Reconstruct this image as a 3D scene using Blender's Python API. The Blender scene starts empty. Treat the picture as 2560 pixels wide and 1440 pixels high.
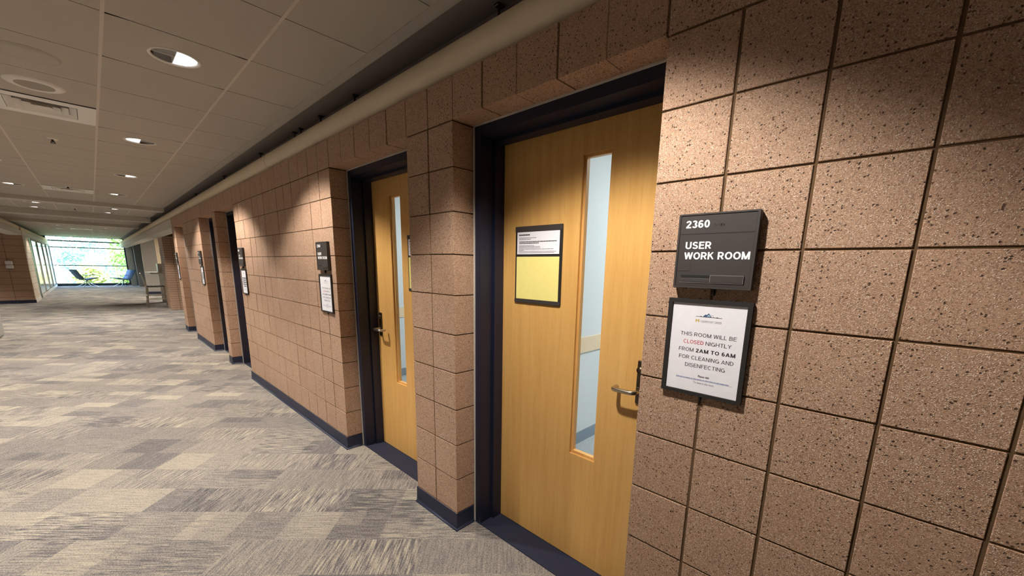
import bpy, bmesh, math, random
from mathutils import Vector, Matrix
random.seed(7)
S = bpy.context.scene
COL = S.collection
PI = math.pi

# ------------------------------------------------------------------ camera
CAM = Vector((-1.22497, -0.58924, 1.465))
R = ((0.68331237, -0.72981805, 0.02120877), (0.12838626, 0.14869925, 0.98051288), (0.71874973, 0.66727366, -0.19530665))
cd = bpy.data.cameras.new('camera'); cam = bpy.data.objects.new('camera', cd); COL.objects.link(cam)
cd.sensor_fit = 'HORIZONTAL'; cd.sensor_width = 36.0; cd.lens = 984.705 / 2560 * 36
cd.shift_x = (1280 - 1305.13) / 2560; cd.shift_y = (866.79 - 720) / 2560
cd.clip_start = 0.05; cd.clip_end = 400
cam.matrix_world = Matrix(((R[0][0], R[1][0], -R[2][0], CAM.x), (R[0][1], R[1][1], -R[2][1], CAM.y), (R[0][2], R[1][2], -R[2][2], CAM.z), (0, 0, 0, 1)))
S.camera = cam

# ------------------------------------------------------------------ world, sun, exposure
W = bpy.data.worlds.new('world'); S.world = W; W.use_nodes = True
wn = W.node_tree; wn.nodes.clear()
sky = wn.nodes.new('ShaderNodeTexSky'); sky.sky_type = 'NISHITA'; sky.sun_disc = False
sky.sun_elevation = math.radians(52); sky.sun_rotation = math.radians(200)
bg = wn.nodes.new('ShaderNodeBackground'); bg.inputs[1].default_value = 3.4
wo = wn.nodes.new('ShaderNodeOutputWorld'); wn.links.new(sky.outputs[0], bg.inputs[0]); wn.links.new(bg.outputs[0], wo.inputs[0])
sl = bpy.data.lights.new('sun', 'SUN'); sl.energy = 6.0; sl.angle = 0.01; sl.color = (1.0, 0.95, 0.86)
sun = bpy.data.objects.new('sun', sl); COL.objects.link(sun); sun.rotation_euler = (math.radians(40), 0, math.radians(-25))
DOWN_W = 135.0          # each recessed lamp
ROOM_W = 36.0          # ceiling panel in each small work room
S.view_settings.view_transform = 'Standard'; S.view_settings.look = 'None'
S.view_settings.gamma = 1.0; S.view_settings.exposure = 0.4; S.view_settings.use_curve_mapping = False

# ------------------------------------------------------------------ materials
def lin(c):
    r = []
    for v in c:
        v /= 255.0
        r.append(v / 12.92 if v <= 0.04045 else ((v + 0.055) / 1.055) ** 2.4)
    return (r[0], r[1], r[2], 1.0)

class N:
    """small node builder"""
    def __init__(s, name):
        s.m = bpy.data.materials.new(name); s.m.use_nodes = True; s.t = s.m.node_tree; s.t.nodes.clear()
        s.out = s.t.nodes.new('ShaderNodeOutputMaterial')
    def n(s, typ, **kw):
        x = s.t.nodes.new(typ)
        for k, v in kw.items(): setattr(x, k, v)
        return x
    def set(s, sock, v):
        if isinstance(v, bpy.types.NodeSocket): s.t.links.new(v, sock)
        elif isinstance(v, (tuple, list)) and sock.type == 'VECTOR': sock.default_value = tuple(v)[:3]
        else: sock.default_value = v
    def math(s, op, a, b=0.0, c=None, clamp=False):
        x = s.n('ShaderNodeMath', operation=op, use_clamp=clamp); s.set(x.inputs[0], a); s.set(x.inputs[1], b)
        if c is not None: s.set(x.inputs[2], c)
        return x.outputs[0]
    def mix(s, f, a, b, blend='MIX'):
        x = s.n('ShaderNodeMix', data_type='RGBA', blend_type=blend); s.set(x.inputs[0], f); s.set(x.inputs[6], a); s.set(x.inputs[7], b)
        return x.outputs[2]
    def pos(s):
        return s.n('ShaderNodeNewGeometry').outputs['Position']
    def xyz(s, v):
        x = s.n('ShaderNodeSeparateXYZ'); s.set(x.inputs[0], v); return x.outputs
    def vec(s, a, b, c):
        x = s.n('ShaderNodeCombineXYZ'); s.set(x.inputs[0], a); s.set(x.inputs[1], b); s.set(x.inputs[2], c); return x.outputs[0]
    def noise(s, v, scale, detail=2.0, rough=0.5):
        x = s.n('ShaderNodeTexNoise'); s.set(x.inputs['Vector'], v); x.inputs['Scale'].default_value = scale
        x.inputs['Detail'].default_value = detail; x.inputs['Roughness'].default_value = rough
        return x.outputs[0]
    def voro(s, v, scale):
        x = s.n('ShaderNodeTexVoronoi'); s.set(x.inputs['Vector'], v); x.inputs['Scale'].default_value = scale
        return x.outputs['Distance'], x.outputs['Color']
    def white(s, v):
        x = s.n('ShaderNodeTexWhiteNoise', noise_dimensions='3D'); s.set(x.inputs['Vector'], v); return x.outputs['Value'], x.outputs['Color']
    def ramp(s, f, stops):
        x = s.n('ShaderNodeValToRGB'); e = x.color_ramp.elements
        while len(e) < len(stops): e.new(0.5)
        for k, (p, c) in zip(e, stops): k.position = p; k.color = c
        s.set(x.inputs[0], f); return x.outputs[0]
    def rng(s, f, a, b, c=0.0, d=1.0):
        x = s.n('ShaderNodeMapRange'); s.set(x.inputs[0], f)
        for i, v in enumerate((a, b, c, d)): x.inputs[i + 1].default_value = v
        return x.outputs[0]
    def bsdf(s, col, rough=0.6, metal=0.0, bump=None, bstr=0.3, bdist=0.002, spec=0.5, coat=0.0):
        x = s.n('ShaderNodeBsdfPrincipled'); s.set(x.inputs['Base Color'], col); s.set(x.inputs['Roughness'], rough)
        x.inputs['Metallic'].default_value = metal; x.inputs['Specular IOR Level'].default_value = spec
        x.inputs['Coat Weight'].default_value = coat
        if bump is not None:
            b = s.n('ShaderNodeBump'); b.inputs['Strength'].default_value = bstr; b.inputs['Distance'].default_value = bdist
            s.set(b.inputs['Height'], bump); s.t.links.new(b.outputs[0], x.inputs['Normal'])
        s.t.links.new(x.outputs[0], s.out.inputs[0]); return s.m

def plain(name, rgb, rough=0.6, metal=0.0, var=0.06, scale=14.0, spec=0.5, bump=0.0):
    k = N(name); p = k.pos(); f = k.noise(p, scale, 3.0); c = lin(rgb)
    d = tuple(max(0, v * (1 - var * 2)) for v in c[:3]) + (1.0,); e = tuple(min(1, v * (1 + var * 2)) for v in c[:3]) + (1.0,)
    return k.bsdf(k.mix(f, d, e), rough, metal, k.noise(p, 220.0, 2.0) if bump else None, bump, 0.001, spec)

def emis(name, rgb, strength, var=0.0, scale=60.0):
    k = N(name); e = k.n('ShaderNodeEmission'); e.inputs[0].default_value = lin(rgb)
    if var:
        f = k.noise(k.pos(), scale, 2.0); k.set(e.inputs[1], k.rng(f, 0.35, 0.65, strength * (1 - var), strength * (1 + var)))
    else: e.inputs[1].default_value = strength
    k.t.links.new(e.outputs[0], k.out.inputs[0]); return k.m

def glass_mat(name, tint=(1, 1, 1), refl=0.05):
    k = N(name); t = k.n('ShaderNodeBsdfTransparent'); t.inputs[0].default_value = (*tint, 1)
    g = k.n('ShaderNodeBsdfGlossy'); g.inputs['Roughness'].default_value = 0.03
    l = k.n('ShaderNodeLayerWeight'); l.inputs[0].default_value = 0.5
    f = k.math('POWER', l.outputs['Facing'], 4.0); f = k.math('MULTIPLY_ADD', f, 0.7, refl, True)
    m = k.n('ShaderNodeMixShader'); k.set(m.inputs[0], f); k.t.links.new(t.outputs[0], m.inputs[1]); k.t.links.new(g.outputs[0], m.inputs[2])
    k.t.links.new(m.outputs[0], k.out.inputs[0]); return k.m

def block_mat(name, base=(206, 170, 142), warm=(192, 152, 124), speck_scale=400.0):
    k = N(name); p = k.pos()
    dn = k.n('ShaderNodeTexNoise'); k.set(dn.inputs['Vector'], p); dn.inputs['Scale'].default_value = 140.0; dn.inputs['Detail'].default_value = 2.0
    dv = k.n('ShaderNodeVectorMath', operation='MULTIPLY_ADD'); k.set(dv.inputs[0], dn.outputs['Color']); dv.inputs[1].default_value = (0.005, 0.005, 0.005); k.set(dv.inputs[2], p); p = dv.outputs[0]
    at = k.n('ShaderNodeAttribute', attribute_name='tint').outputs['Fac']
    c = k.mix(k.noise(p, 9.0, 3.0), lin(warm), lin(base))
    c = k.mix(k.rng(at, 0.0, 1.0, 0.0, 0.24), c, lin((192, 152, 124)))
    fine = k.noise(p, 380.0, 3.0, 0.75)
    c = k.mix(k.rng(fine, 0.35, 0.7, 0.0, 0.6), c, lin((136, 106, 84)))
    d1, c1 = k.voro(p, speck_scale)
    r1 = k.xyz(c1)
    sp = k.math('MULTIPLY', k.rng(r1[0], 0.62, 0.70), k.rng(d1, 0.6, 0.3))
    c = k.mix(k.math('MULTIPLY', sp, 0.7), c, lin((242, 224, 204)))
    d2, c2 = k.voro(p, 160.0)
    r2 = k.xyz(c2)
    clump = k.rng(k.noise(p, 5.0, 2.0), 0.35, 0.65, 0.03, -0.05)
    th = k.math('ADD', r2[1], clump)
    pit = k.math('MULTIPLY', k.rng(th, 0.865, 0.885), k.rng(d2, 0.45, 0.28))
    c = k.mix(k.math('MULTIPLY', pit, 0.9), c, lin((66, 40, 28)))
    d3, c3 = k.voro(p, 420.0); r3 = k.xyz(c3)
    c = k.mix(k.math('MULTIPLY', k.rng(r3[2], 0.76, 0.82), 0.55), c, lin((112, 80, 62)))
    h = k.math('ADD', k.math('MULTIPLY', fine, 0.5), k.math('MULTIPLY', sp, 0.35)); h = k.math('SUBTRACT', h, pit)
    return k.bsdf(c, 0.62, 0.0, h, 0.8, 0.004, 0.3)

def carpet_mat():
    k = N('carpet_planks'); p = k.pos(); x, y, _ = k.xyz(p); q = 1 / math.sqrt(2)
    a = k.math('MULTIPLY', k.math('SUBTRACT', x, y), q)
    b = k.math('SUBTRACT', k.math('MULTIPLY', k.math('ADD', x, y), q), 0.39)
    def cell(L, H, seed):
        row = k.math('FLOOR', k.math('DIVIDE', b, H))
        ro, _ = k.white(k.vec(row, seed, 1.5))
        ci = k.math('FLOOR', k.math('ADD', k.math('DIVIDE', a, L), k.math('MULTIPLY', ro, 7.0)))
        return k.xyz(k.white(k.vec(ci, row, seed))[1])
    n1 = cell(0.5, 0.25, 3.0); n2 = cell(0.27, 0.25, 11.0); n3 = cell(0.36, 0.125, 23.0); n4 = cell(0.12, 0.25, 31.0)
    sa = k.noise(k.vec(k.math('MULTIPLY', a, 7.0), k.math('MULTIPLY', b, 95.0), 0.0), 1.0, 2.0, 0.6)
    sb = k.noise(k.vec(k.math('MULTIPLY', a, 95.0), k.math('MULTIPLY', b, 7.0), 3.0), 1.0, 2.0, 0.6)
    d = k.math('GREATER_THAN', n1[1], 0.5)
    s = k.math('ADD', k.math('MULTIPLY', sa, k.math('SUBTRACT', 1.0, d)), k.math('MULTIPLY', sb, d))
    s = k.math('SUBTRACT', s, 0.5)
    con = k.rng(n1[2], 0.4, 1.0, 0.45, 1.75)
    t = k.math('MULTIPLY_ADD', s, con, 0.46)
    t = k.math('ADD', t, k.math('MULTIPLY', k.math('SUBTRACT', n1[0], 0.5), 0.11))
    hi = k.math('GREATER_THAN', n2[0], 0.925); lo = k.math('LESS_THAN', n2[0], 0.14)
    free = k.math('SUBTRACT', 1.0, k.math('MAXIMUM', hi, lo))
    t = k.math('ADD', t, k.math('MULTIPLY', hi, 0.10)); t = k.math('SUBTRACT', t, k.math('MULTIPLY', lo, 0.11))
    t = k.math('ADD', t, k.math('MULTIPLY', k.math('MULTIPLY', free, k.math('GREATER_THAN', n3[0], 0.93)), 0.15))
    t = k.math('SUBTRACT', t, k.math('MULTIPLY', k.math('MULTIPLY', free, k.math('LESS_THAN', n3[0], 0.08)), 0.10))
    g = k.noise(p, 170.0, 2.0, 0.7)
    gd, _ = k.voro(p, 190.0)
    t = k.math('ADD', t, k.math('MULTIPLY', k.math('SUBTRACT', g, 0.5), 0.75))
    t = k.math('SUBTRACT', t, k.math('MULTIPLY', k.rng(gd, 0.35, 0.75), 0.16))
    c = k.ramp(t, [(0.0, lin((72, 70, 72))), (0.28, lin((113, 108, 107))), (0.50, lin((151, 143, 132))), (0.75, lin((178, 168, 147))), (1.0, lin((206, 194, 168)))])
    return k.bsdf(c, 0.95, 0.0, g, 0.45, 0.004, 0.1)

def wood_mat(name, a=(220, 174, 104), b=(208, 158, 88)):
    k = N(name); x, y, z = k.xyz(k.pos())
    v = k.vec(k.math('MULTIPLY', x, 30.0), k.math('MULTIPLY', y, 30.0), k.math('MULTIPLY', z, 1.6))
    f = k.noise(v, 1.0, 4.0, 0.6); g = k.noise(k.vec(k.math('MULTIPLY', x, 160.0), k.math('MULTIPLY', y, 160.0), k.math('MULTIPLY', z, 9.0)), 1.0, 2.0)
    c = k.mix(k.rng(f, 0.3, 0.7), lin(b), lin(a)); c = k.mix(k.rng(g, 0.55, 0.8, 0.0, 0.35), c, lin((186, 132, 66)))
    return k.bsdf(c, 0.38, 0.0, g, 0.05, 0.001, 0.4)

def paper_mat(name, rgb):
    k = N(name); p = k.pos(); f = k.noise(p, 45.0, 4.0, 0.65); c = lin(rgb)
    return k.bsdf(k.mix(f, tuple(v * .9 for v in c[:3]) + (1,), c), 0.55, 0.0, f, 0.25, 0.003, 0.4)

MB_ = dict(
    block=block_mat('split_face_block'), mortar=plain('mortar', (102, 80, 59), 0.95, var=0.12, scale=60, spec=0.1, bump=0.3),
    block_window_lit=block_mat('split_face_block_window_lit', (236, 226, 210), (222, 208, 190)),
    carpet=carpet_mat(), wood=wood_mat('maple_door'), bead=wood_mat('maple_bead', (226, 178, 108), (206, 152, 84)),
    navy=plain('navy_steel_paint', (24, 29, 50), 0.42, var=0.05), thresh=plain('navy_rubber', (28, 31, 52), 0.85, var=0.15, scale=200),
    base=plain('navy_cove_base', (29, 36, 60), 0.5, var=0.05), caulk=plain('grey_caulk', (196, 188, 178), 0.7),
    tile=plain('ceiling_tile', (187, 180, 169), 0.95, var=0.02, scale=120, spec=0.1, bump=0.3), tee=plain('ceiling_tee', (206, 197, 184), 0.7, var=0.01),
    dark=plain('reveal_shadow_gap', (60, 54, 48), 0.9), cream=plain('cream_pipe_paint', (222, 208, 184), 0.9, var=0.02, spec=0.1), plaster=plain('plaster_paint', (206, 200, 190), 0.85, var=0.02),
    plenum=plain('slot_shade_grey', (140, 131, 126), 0.9, var=0.03), beamgrey=plain('beam_paint', (200, 192, 180), 0.85, var=0.02),
    grey=plain('grey_paint', (158, 152, 144), 0.8, var=0.02), darkgrey=plain('dark_grey_panel', (122, 122, 124), 0.6, var=0.04),
    creamwall=plain('cream_wall', (236, 216, 184), 0.85, var=0.02), roomwall=plain('pale_blue_wall', (216, 222, 222), 0.85, var=0.01), roomrail=plain('maple_chair_rail', (232, 208, 174), 0.5, var=0.03),
    roombase=plain('grey_blue_base', (132, 148, 160), 0.6), roomfloor=plain('grey_room_carpet', (176, 182, 184), 0.95, var=0.15, scale=120),
    signgrey=plain('charcoal_sign_plastic', (58, 52, 50), 0.55, var=0.02, bump=0.1), signdark=plain('black_sign_plastic', (38, 35, 34), 0.5, var=0.02), slot=plain('sign_slot_black', (16, 15, 15), 0.6),
    edge=plain('clear_acrylic_edge', (150, 144, 138), 0.3), white=plain('white_lettering', (250, 250, 250), 0.5, var=0.0), paper=paper_mat('printed_paper', (240, 238, 244)), yellow=paper_mat('yellow_paper', (240, 226, 140)),
    ink=plain('dark_ink', (58, 56, 60), 0.6), inklight=plain('faint_ink', (120, 116, 126), 0.6), inkblue=plain('blue_ink', (140, 148, 188), 0.6), red=plain('red_ink', (196, 70, 74), 0.6), maize=plain('maize_ink', (206, 176, 96), 0.6),
    mtn=plain('blue_mountain_ink', (56, 86, 122), 0.6), mtnl=plain('light_mountain_ink', (150, 178, 206), 0.6),
    steel=plain('satin_steel', (196, 186, 170), 0.28, 1.0, 0.03), darksteel=plain('dark_bronze_steel', (92, 82, 70), 0.35, 1.0, 0.05), chrome=plain('chrome', (226, 228, 232), 0.12, 1.0, 0.01),
    whitepl=plain('white_plastic', (232, 230, 226), 0.45, var=0.01), grille=plain('speaker_grille', (160, 152, 140), 0.7, var=0.1, scale=400), metalwhite=plain('white_metal', (226, 222, 214), 0.45, var=0.01),
    reflector=plain('lamp_reflector', (190, 188, 186), 0.12, 1.0, 0.05, 40), lamp=emis('lamp_glow', (255, 250, 246), 1.5, 0.45, 45), lampdim=emis('lamp_tube_glow', (255, 252, 246), 6.0),
    panelglow=emis('room_panel_glow', (236, 244, 255), 3.0), seatdark=plain('dark_seat', (74, 70, 68), 0.5), blue=plain('blue_fabric', (74, 104, 150), 0.8, var=0.08, scale=80), blue_shaded=plain('blue_fabric_shaded', (64, 78, 92), 0.8, var=0.08, scale=80),
    winframe=plain('dark_window_frame', (52, 66, 66), 0.45), glass=glass_mat('clear_glass'), glassdoor=glass_mat('door_glass', (0.97, 0.99, 0.99), 0.02), glasspart=plain('partition_glass_reflection', (214, 230, 226), 0.12, var=0.01),
    stone=block_mat('stone_flare_lightened', (246, 236, 220), (236, 220, 200)), bark=plain('bark', (150, 140, 124), 0.9, var=0.15), soil=plain('meadow', (130, 150, 84), 0.95, var=0.2, scale=2),
    leafa=plain('leaf_green', (136, 176, 86), 0.7, var=0.25, scale=3), leafb=plain('leaf_blue_green', (160, 192, 180), 0.7, var=0.25, scale=3), leafc=plain('leaf_yellow_green', (180, 190, 106), 0.7, var=0.25, scale=3),
)
M = MB_

# ------------------------------------------------------------------ mesh helpers
class MB:
    def __init__(s): s.b = bmesh.new(); s.mats = []; s.tl = None; s.tint = 0.5
    def mi(s, m):
        if m not in s.mats: s.mats.append(m)
        return s.mats.index(m)
    def face(s, vs, m, smooth=False):
        try: f = s.b.faces.new(vs)
        except ValueError: return None
        f.material_index = s.mi(m); f.smooth = smooth
        if s.tl is not None: f[s.tl] = s.tint
        return f
    def usetint(s): s.tl = s.b.faces.layers.float.new('tint')
    def box(s, x0, x1, y0, y1, z0, z1, m):
        v = [s.b.verts.new((x, y, z)) for x in (x0, x1) for y in (y0, y1) for z in (z0, z1)]
        for q in ((0, 1, 3, 2), (4, 6, 7, 5), (0, 4, 5, 1), (2, 3, 7, 6), (0, 2, 6, 4), (1, 5, 7, 3)): s.face([v[i] for i in q], m)
    def cbox(s, c, sz, m, rz=0.0, bev=0.0):
        """box by centre and size with all edges chamfered"""
        hx, hy, hz = (d / 2 for d in sz); b = min(bev, hx * .9, hy * .9, hz * .9); t = Matrix.Rotation(rz, 3, 'Z'); c = Vector(c)
        if b <= 0:
            pts = [Vector((x, y, z)) for x in (-hx, hx) for y in (-hy, hy) for z in (-hz, hz)]
        else:
            pts = []
            for x in (-1, 1):
                for y in (-1, 1):
                    for z in (-1, 1):
                        pts += [Vector((x * (hx - b), y * (hy - b), z * hz)), Vector((x * (hx - b), y * hy, z * (hz - b))), Vector((x * hx, y * (hy - b), z * (hz - b)))]
        vs = [s.b.verts.new(t @ p + c) for p in pts]
        r = bmesh.ops.convex_hull(s.b, input=vs)
        for f in r['geom']:
            if isinstance(f, bmesh.types.BMFace): f.material_index = s.mi(m)
    def front(s, x0, x1, y0, y1, z0, z1, m, c=0.0013):
        """block whose face at x0 (towards -x) has a chamfered edge"""
        def ring(x, i): return [s.b.verts.new((x, y, z)) for y, z in ((y0 + i, z0 + i), (y0 + i, z1 - i), (y1 - i, z1 - i), (y1 - i, z0 + i))]
        a, b, d = ring(x0, c), ring(x0 + c, 0), ring(x1, 0)
        s.face(a, m); s.face(d[::-1], m)
        for i in range(4):
            j = (i + 1) % 4; s.face((b[i], b[j], a[j], a[i]), m); s.face((d[i], d[j], b[j], b[i]), m)
    def frame(s, x0, x1, o, i, m):
        """rectangular ring in the y-z plane: o, i = (y0, y1, z0, z1)"""
        def ring(x, q): return [s.b.verts.new((x, y, z)) for y, z in ((q[0], q[2]), (q[1], q[2]), (q[1], q[3]), (q[0], q[3]))]
        of, inf, ob, ib = ring(x0, o), ring(x0, i), ring(x1, o), ring(x1, i)
        for a in range(4):
            b = (a + 1) % 4
            s.face((of[a], inf[a], inf[b], of[b]), m); s.face((ob[a], ob[b], ib[b], ib[a]), m)
            s.face((of[a], of[b], ob[b], ob[a]), m); s.face((inf[a], ib[a], ib[b], inf[b]), m)
    def quad(s, pts, m): s.face([s.b.verts.new(p) for p in pts], m)
    def tube(s, pts, r, m, seg=12, cap=True):
        pts = [Vector(p) for p in pts]; rs = r if isinstance(r, (list, tuple)) else [r] * len(pts); rings = []; up = None
        for i, p in enumerate(pts):
            d = (pts[min(i + 1, len(pts) - 1)] - pts[max(i - 1, 0)]).normalized()
            if up is None: up = Vector((0, 0, 1)) if abs(d.z) < 0.9 else Vector((1, 0, 0))
            u = (up - d * up.dot(d)).normalized(); up = u; w = d.cross(u)
            rings.append([s.b.verts.new(p + (u * math.cos(2 * PI * k / seg) + w * math.sin(2 * PI * k / seg)) * rs[i]) for k in range(seg)])
        for a, b in zip(rings, rings[1:]):
            for k in range(seg): s.face((a[k], a[(k + 1) % seg], b[(k + 1) % seg], b[k]), m, True)
        if cap: s.face([s.b.verts.new(v.co) for v in rings[0][::-1]], m); s.face([s.b.verts.new(v.co) for v in rings[-1]], m)
    def lathe(s, c, prof, m, seg=36, axis='Z', smooth=True):
        c = Vector(c); rings = []
        for r, h in prof:
            ring = []
            for k in range(seg):
                t = 2 * PI * k / seg
                v = Vector((r * math.cos(t), r * math.sin(t), h)) if axis == 'Z' else Vector((h, r * math.cos(t), r * math.sin(t)))
                ring.append(s.b.verts.new(c + v))
            rings.append(ring)
        for a, b in zip(rings, rings[1:]):
            for k in range(seg): s.face((a[k], a[(k + 1) % seg], b[(k + 1) % seg], b[k]), m, smooth)
        return rings
    def disc(s, c, r, m, seg=36, half=None, down=True):
        c = Vector(c); t0, t1 = half if half else (0, 2 * PI)
        n = seg; vs = [s.b.verts.new(c + Vector((r * math.cos(t0 + (t1 - t0) * k / n), r * math.sin(t0 + (t1 - t0) * k / n), 0))) for k in range(n + (1 if half else 0))]
        s.face(vs[::-1] if down else vs, m)
    def build(s, name, parent=None, loc=None):
        off = Vector((0, 0, 0))
        if parent is not None:
            q = parent
            while q is not None: off += q.location; q = q.parent
        elif loc is not None: off = Vector(loc)
        if off.length > 0: bmesh.ops.translate(s.b, verts=s.b.verts, vec=-off)
        bmesh.ops.recalc_face_normals(s.b, faces=s.b.faces)
        me = bpy.data.meshes.new(name); s.b.to_mesh(me); s.b.free()
        for m in s.mats: me.materials.append(m)
        o = bpy.data.objects.new(name, me); COL.objects.link(o)
        if parent is not None: o.parent = parent
        elif loc is not None: o.location = loc
        return o

def tag(o, label=None, cat=None, group=None, kind=None):
    if label: o['label'] = label
    if cat: o['category'] = cat
    if group: o['group'] = group
    if kind: o['kind'] = kind
    return o
def thing(name, loc, label, cat, group=None, kind=None):
    o = bpy.data.objects.new(name, None); COL.objects.link(o); o.location = loc; o.empty_display_size = 0.05
    return tag(o, label, cat, group, kind)
def copy_tree(o, parent=None):
    c = o.copy(); COL.objects.link(c)
    if parent is not None: c.parent = parent
    for ch in list(o.children): copy_tree(ch, c)
    return c
def struct(b, name, label, cat):
    return tag(b.build(name), label, cat, None, 'structure')

# lettering that faces the corridor (-x); reading direction is -y
DG = None
def text_into(b, body, yl, yr, zb, zt, x, m, bold=0.0, depth=0.0006):
    cu = bpy.data.curves.new('t', 'FONT'); cu.body = body; cu.size = 1.0; cu.offset = bold; cu.extrude = 0.0; cu.resolution_u = 3
    o = bpy.data.objects.new('t', cu); COL.objects.link(o)
    dg = bpy.context.evaluated_depsgraph_get(); me = o.evaluated_get(dg).to_mesh()
    vs = [v.co.copy() for v in me.vertices]; fs = [tuple(p.vertices) for p in me.polygons]
    x0 = min(v.x for v in vs); x1 = max(v.x for v in vs); y0 = min(v.y for v in vs); y1 = max(v.y for v in vs)
    nv = [b.b.verts.new((x - depth, yl + (yr - yl) * (v.x - x0) / (x1 - x0), zb + (zt - zb) * (v.y - y0) / (y1 - y0))) for v in vs]
    for f in fs: b.face([nv[i] for i in f], m)
    o.evaluated_get(dg).to_mesh_clear(); bpy.data.objects.remove(o); bpy.data.curves.remove(cu)

# plain sans lettering drawn as strokes (grotesque capitals and figures)
def _arc(cx, cy, rx, ry, a0, a1, n=12):
    return [(cx + rx * math.cos(math.radians(a0 + (a1 - a0) * i / n)), cy + ry * math.sin(math.radians(a0 + (a1 - a0) * i / n))) for i in range(n + 1)]
def glyph(ch, w):
    """strokes on a 1-high body; w = stroke width; returns (advance width, strokes)"""
    h = w / 2; t, bt, m = 1 - h, h, 0.5
    def O(W, c=None): return _arc(W / 2, .5, W / 2 - h, .5 - h, 90, 450, 28)
    def bowl(x0, x1, y0, y1):
        r = (y1 - y0) / 2; k = min(r, (x1 - x0) * .75); return [(x0, y0)] + _arc(x1 - k, (y0 + y1) / 2, k, r, -90, 90, 10) + [(x0, y1)]
    if ch == ' ': return 0.30, []
    if ch == 'A': return .72, [[(h * .7, 0), (.36, t + h * .6), (.72 - h * .7, 0)], [(.15, .30), (.57, .30)]]
    if ch == 'B': return .64, [[(h, 0), (h, 1)], bowl(h, .60 - h, .52, t), bowl(h, .64 - h, bt, .52)]
    if ch == 'C': return .70, [_arc(.37, .5, .37 - h, .5 - h, 48, 312, 22)]
    if ch == 'D': return .68, [[(h, 0), (h, 1)], bowl(h, .68 - h, bt, t)]
    if ch == 'E': return .58, [[(h, 0), (h, 1)], [(h, t), (.58, t)], [(h, m + .02), (.54, m + .02)], [(h, bt), (.58, bt)]]
    if ch == 'F': return .54, [[(h, 0), (h, 1)], [(h, t), (.54, t)], [(h, m), (.49, m)]]
    if ch == 'G': return .74, [_arc(.38, .5, .38 - h, .5 - h, 50, 350, 24), [(.74 - h, .47), (.74 - h, 0.02)], [(.42, .47), (.74, .47)]]
    if ch == 'H': return .68, [[(h, 0), (h, 1)], [(.68 - h, 0), (.68 - h, 1)], [(h, m + .02), (.68 - h, m + .02)]]
    if ch == 'I': return w, [[(h, 0), (h, 1)]]
    if ch == 'K': return .68, [[(h, 0), (h, 1)], [(.64 - h, 1), (h, .38)], [(.27, .60), (.68 - h * .9, 0)]]
    if ch == 'L': return .54, [[(h, 0), (h, 1)], [(h, bt), (.54, bt)]]
    if ch == 'M': return .82, [[(h, 0), (h, 1)], [(.82 - h, 0), (.82 - h, 1)], [(h * 1.1, 1 - h * .3), (.41, h * .4)], [(.82 - h * 1.1, 1 - h * .3), (.41, h * .4)]]
    if ch == 'N': return .69, [[(h, 0), (h, 1)], [(.69 - h, 0), (.69 - h, 1)], [(h * 1.1, 1 - h * .3), (.69 - h * 1.1, h * .3)]]
    if ch == 'O': return .77, [O(.77)]
    if ch == 'R': return .67, [[(h, 0), (h, 1)], bowl(h, .64 - h, .44, t), [(.34, .44), (.66 - h * .9, 0)]]
    if ch == 'S': return .64, [_arc(.32, .735, .29 - h, .265 - h, 15, 180, 12) + [(.10, .61), (.22, .545), (.43, .475)] + _arc(.32, .28, .32 - h, .28 - h, 40, -168, 14)]
    if ch == 'T': return .60, [[(.30, 0), (.30, 1)], [(0, t), (.60, t)]]
    if ch == 'U': return .68, [[(h, 1), (h, .32)] + _arc(.34, .34, .34 - h, .34 - h, 180, 360, 14)[1:] + [(.68 - h, 1)]]
    if ch == 'W': return .98, [[(h * .8, 1), (.26, h * .3), (.49, 1 - h * .2), (.72, h * .3), (.98 - h * .8, 1)]]
    if ch == 'Y': return .66, [[(h * .8, 1), (.33, .44), (.66 - h * .8, 1)], [(.33, .46), (.33, 0)]]
    if ch == '0': return .56, [O(.56)]
    if ch == '2': return .56, [_arc(.28, .71, .28 - h, .29 - h, 175, -35, 14) + [(.08, bt + .01)], [(0.02, bt), (.56, bt)]]
    if ch == '3': return .56, [_arc(.275, .735, .26 - h, .265 - h, 160, -90, 14), _arc(.28, .275, .28 - h, .275 - h, 90, -165, 16)]
    if ch == '4': return .58, [[(.44, 0), (.44, 1)], [(.44, 1 - h), (.03, .27)], [(.0, .25), (.58, .25)]]
    if ch == '6': return .56, [_arc(.28, .32, .28 - h, .32 - h, 0, 360, 22), [(.52 - h, .80)] + _arc(.29, .55, .29 - h, .45 - h, 58, 190, 14)]
    return .5, []
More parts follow.
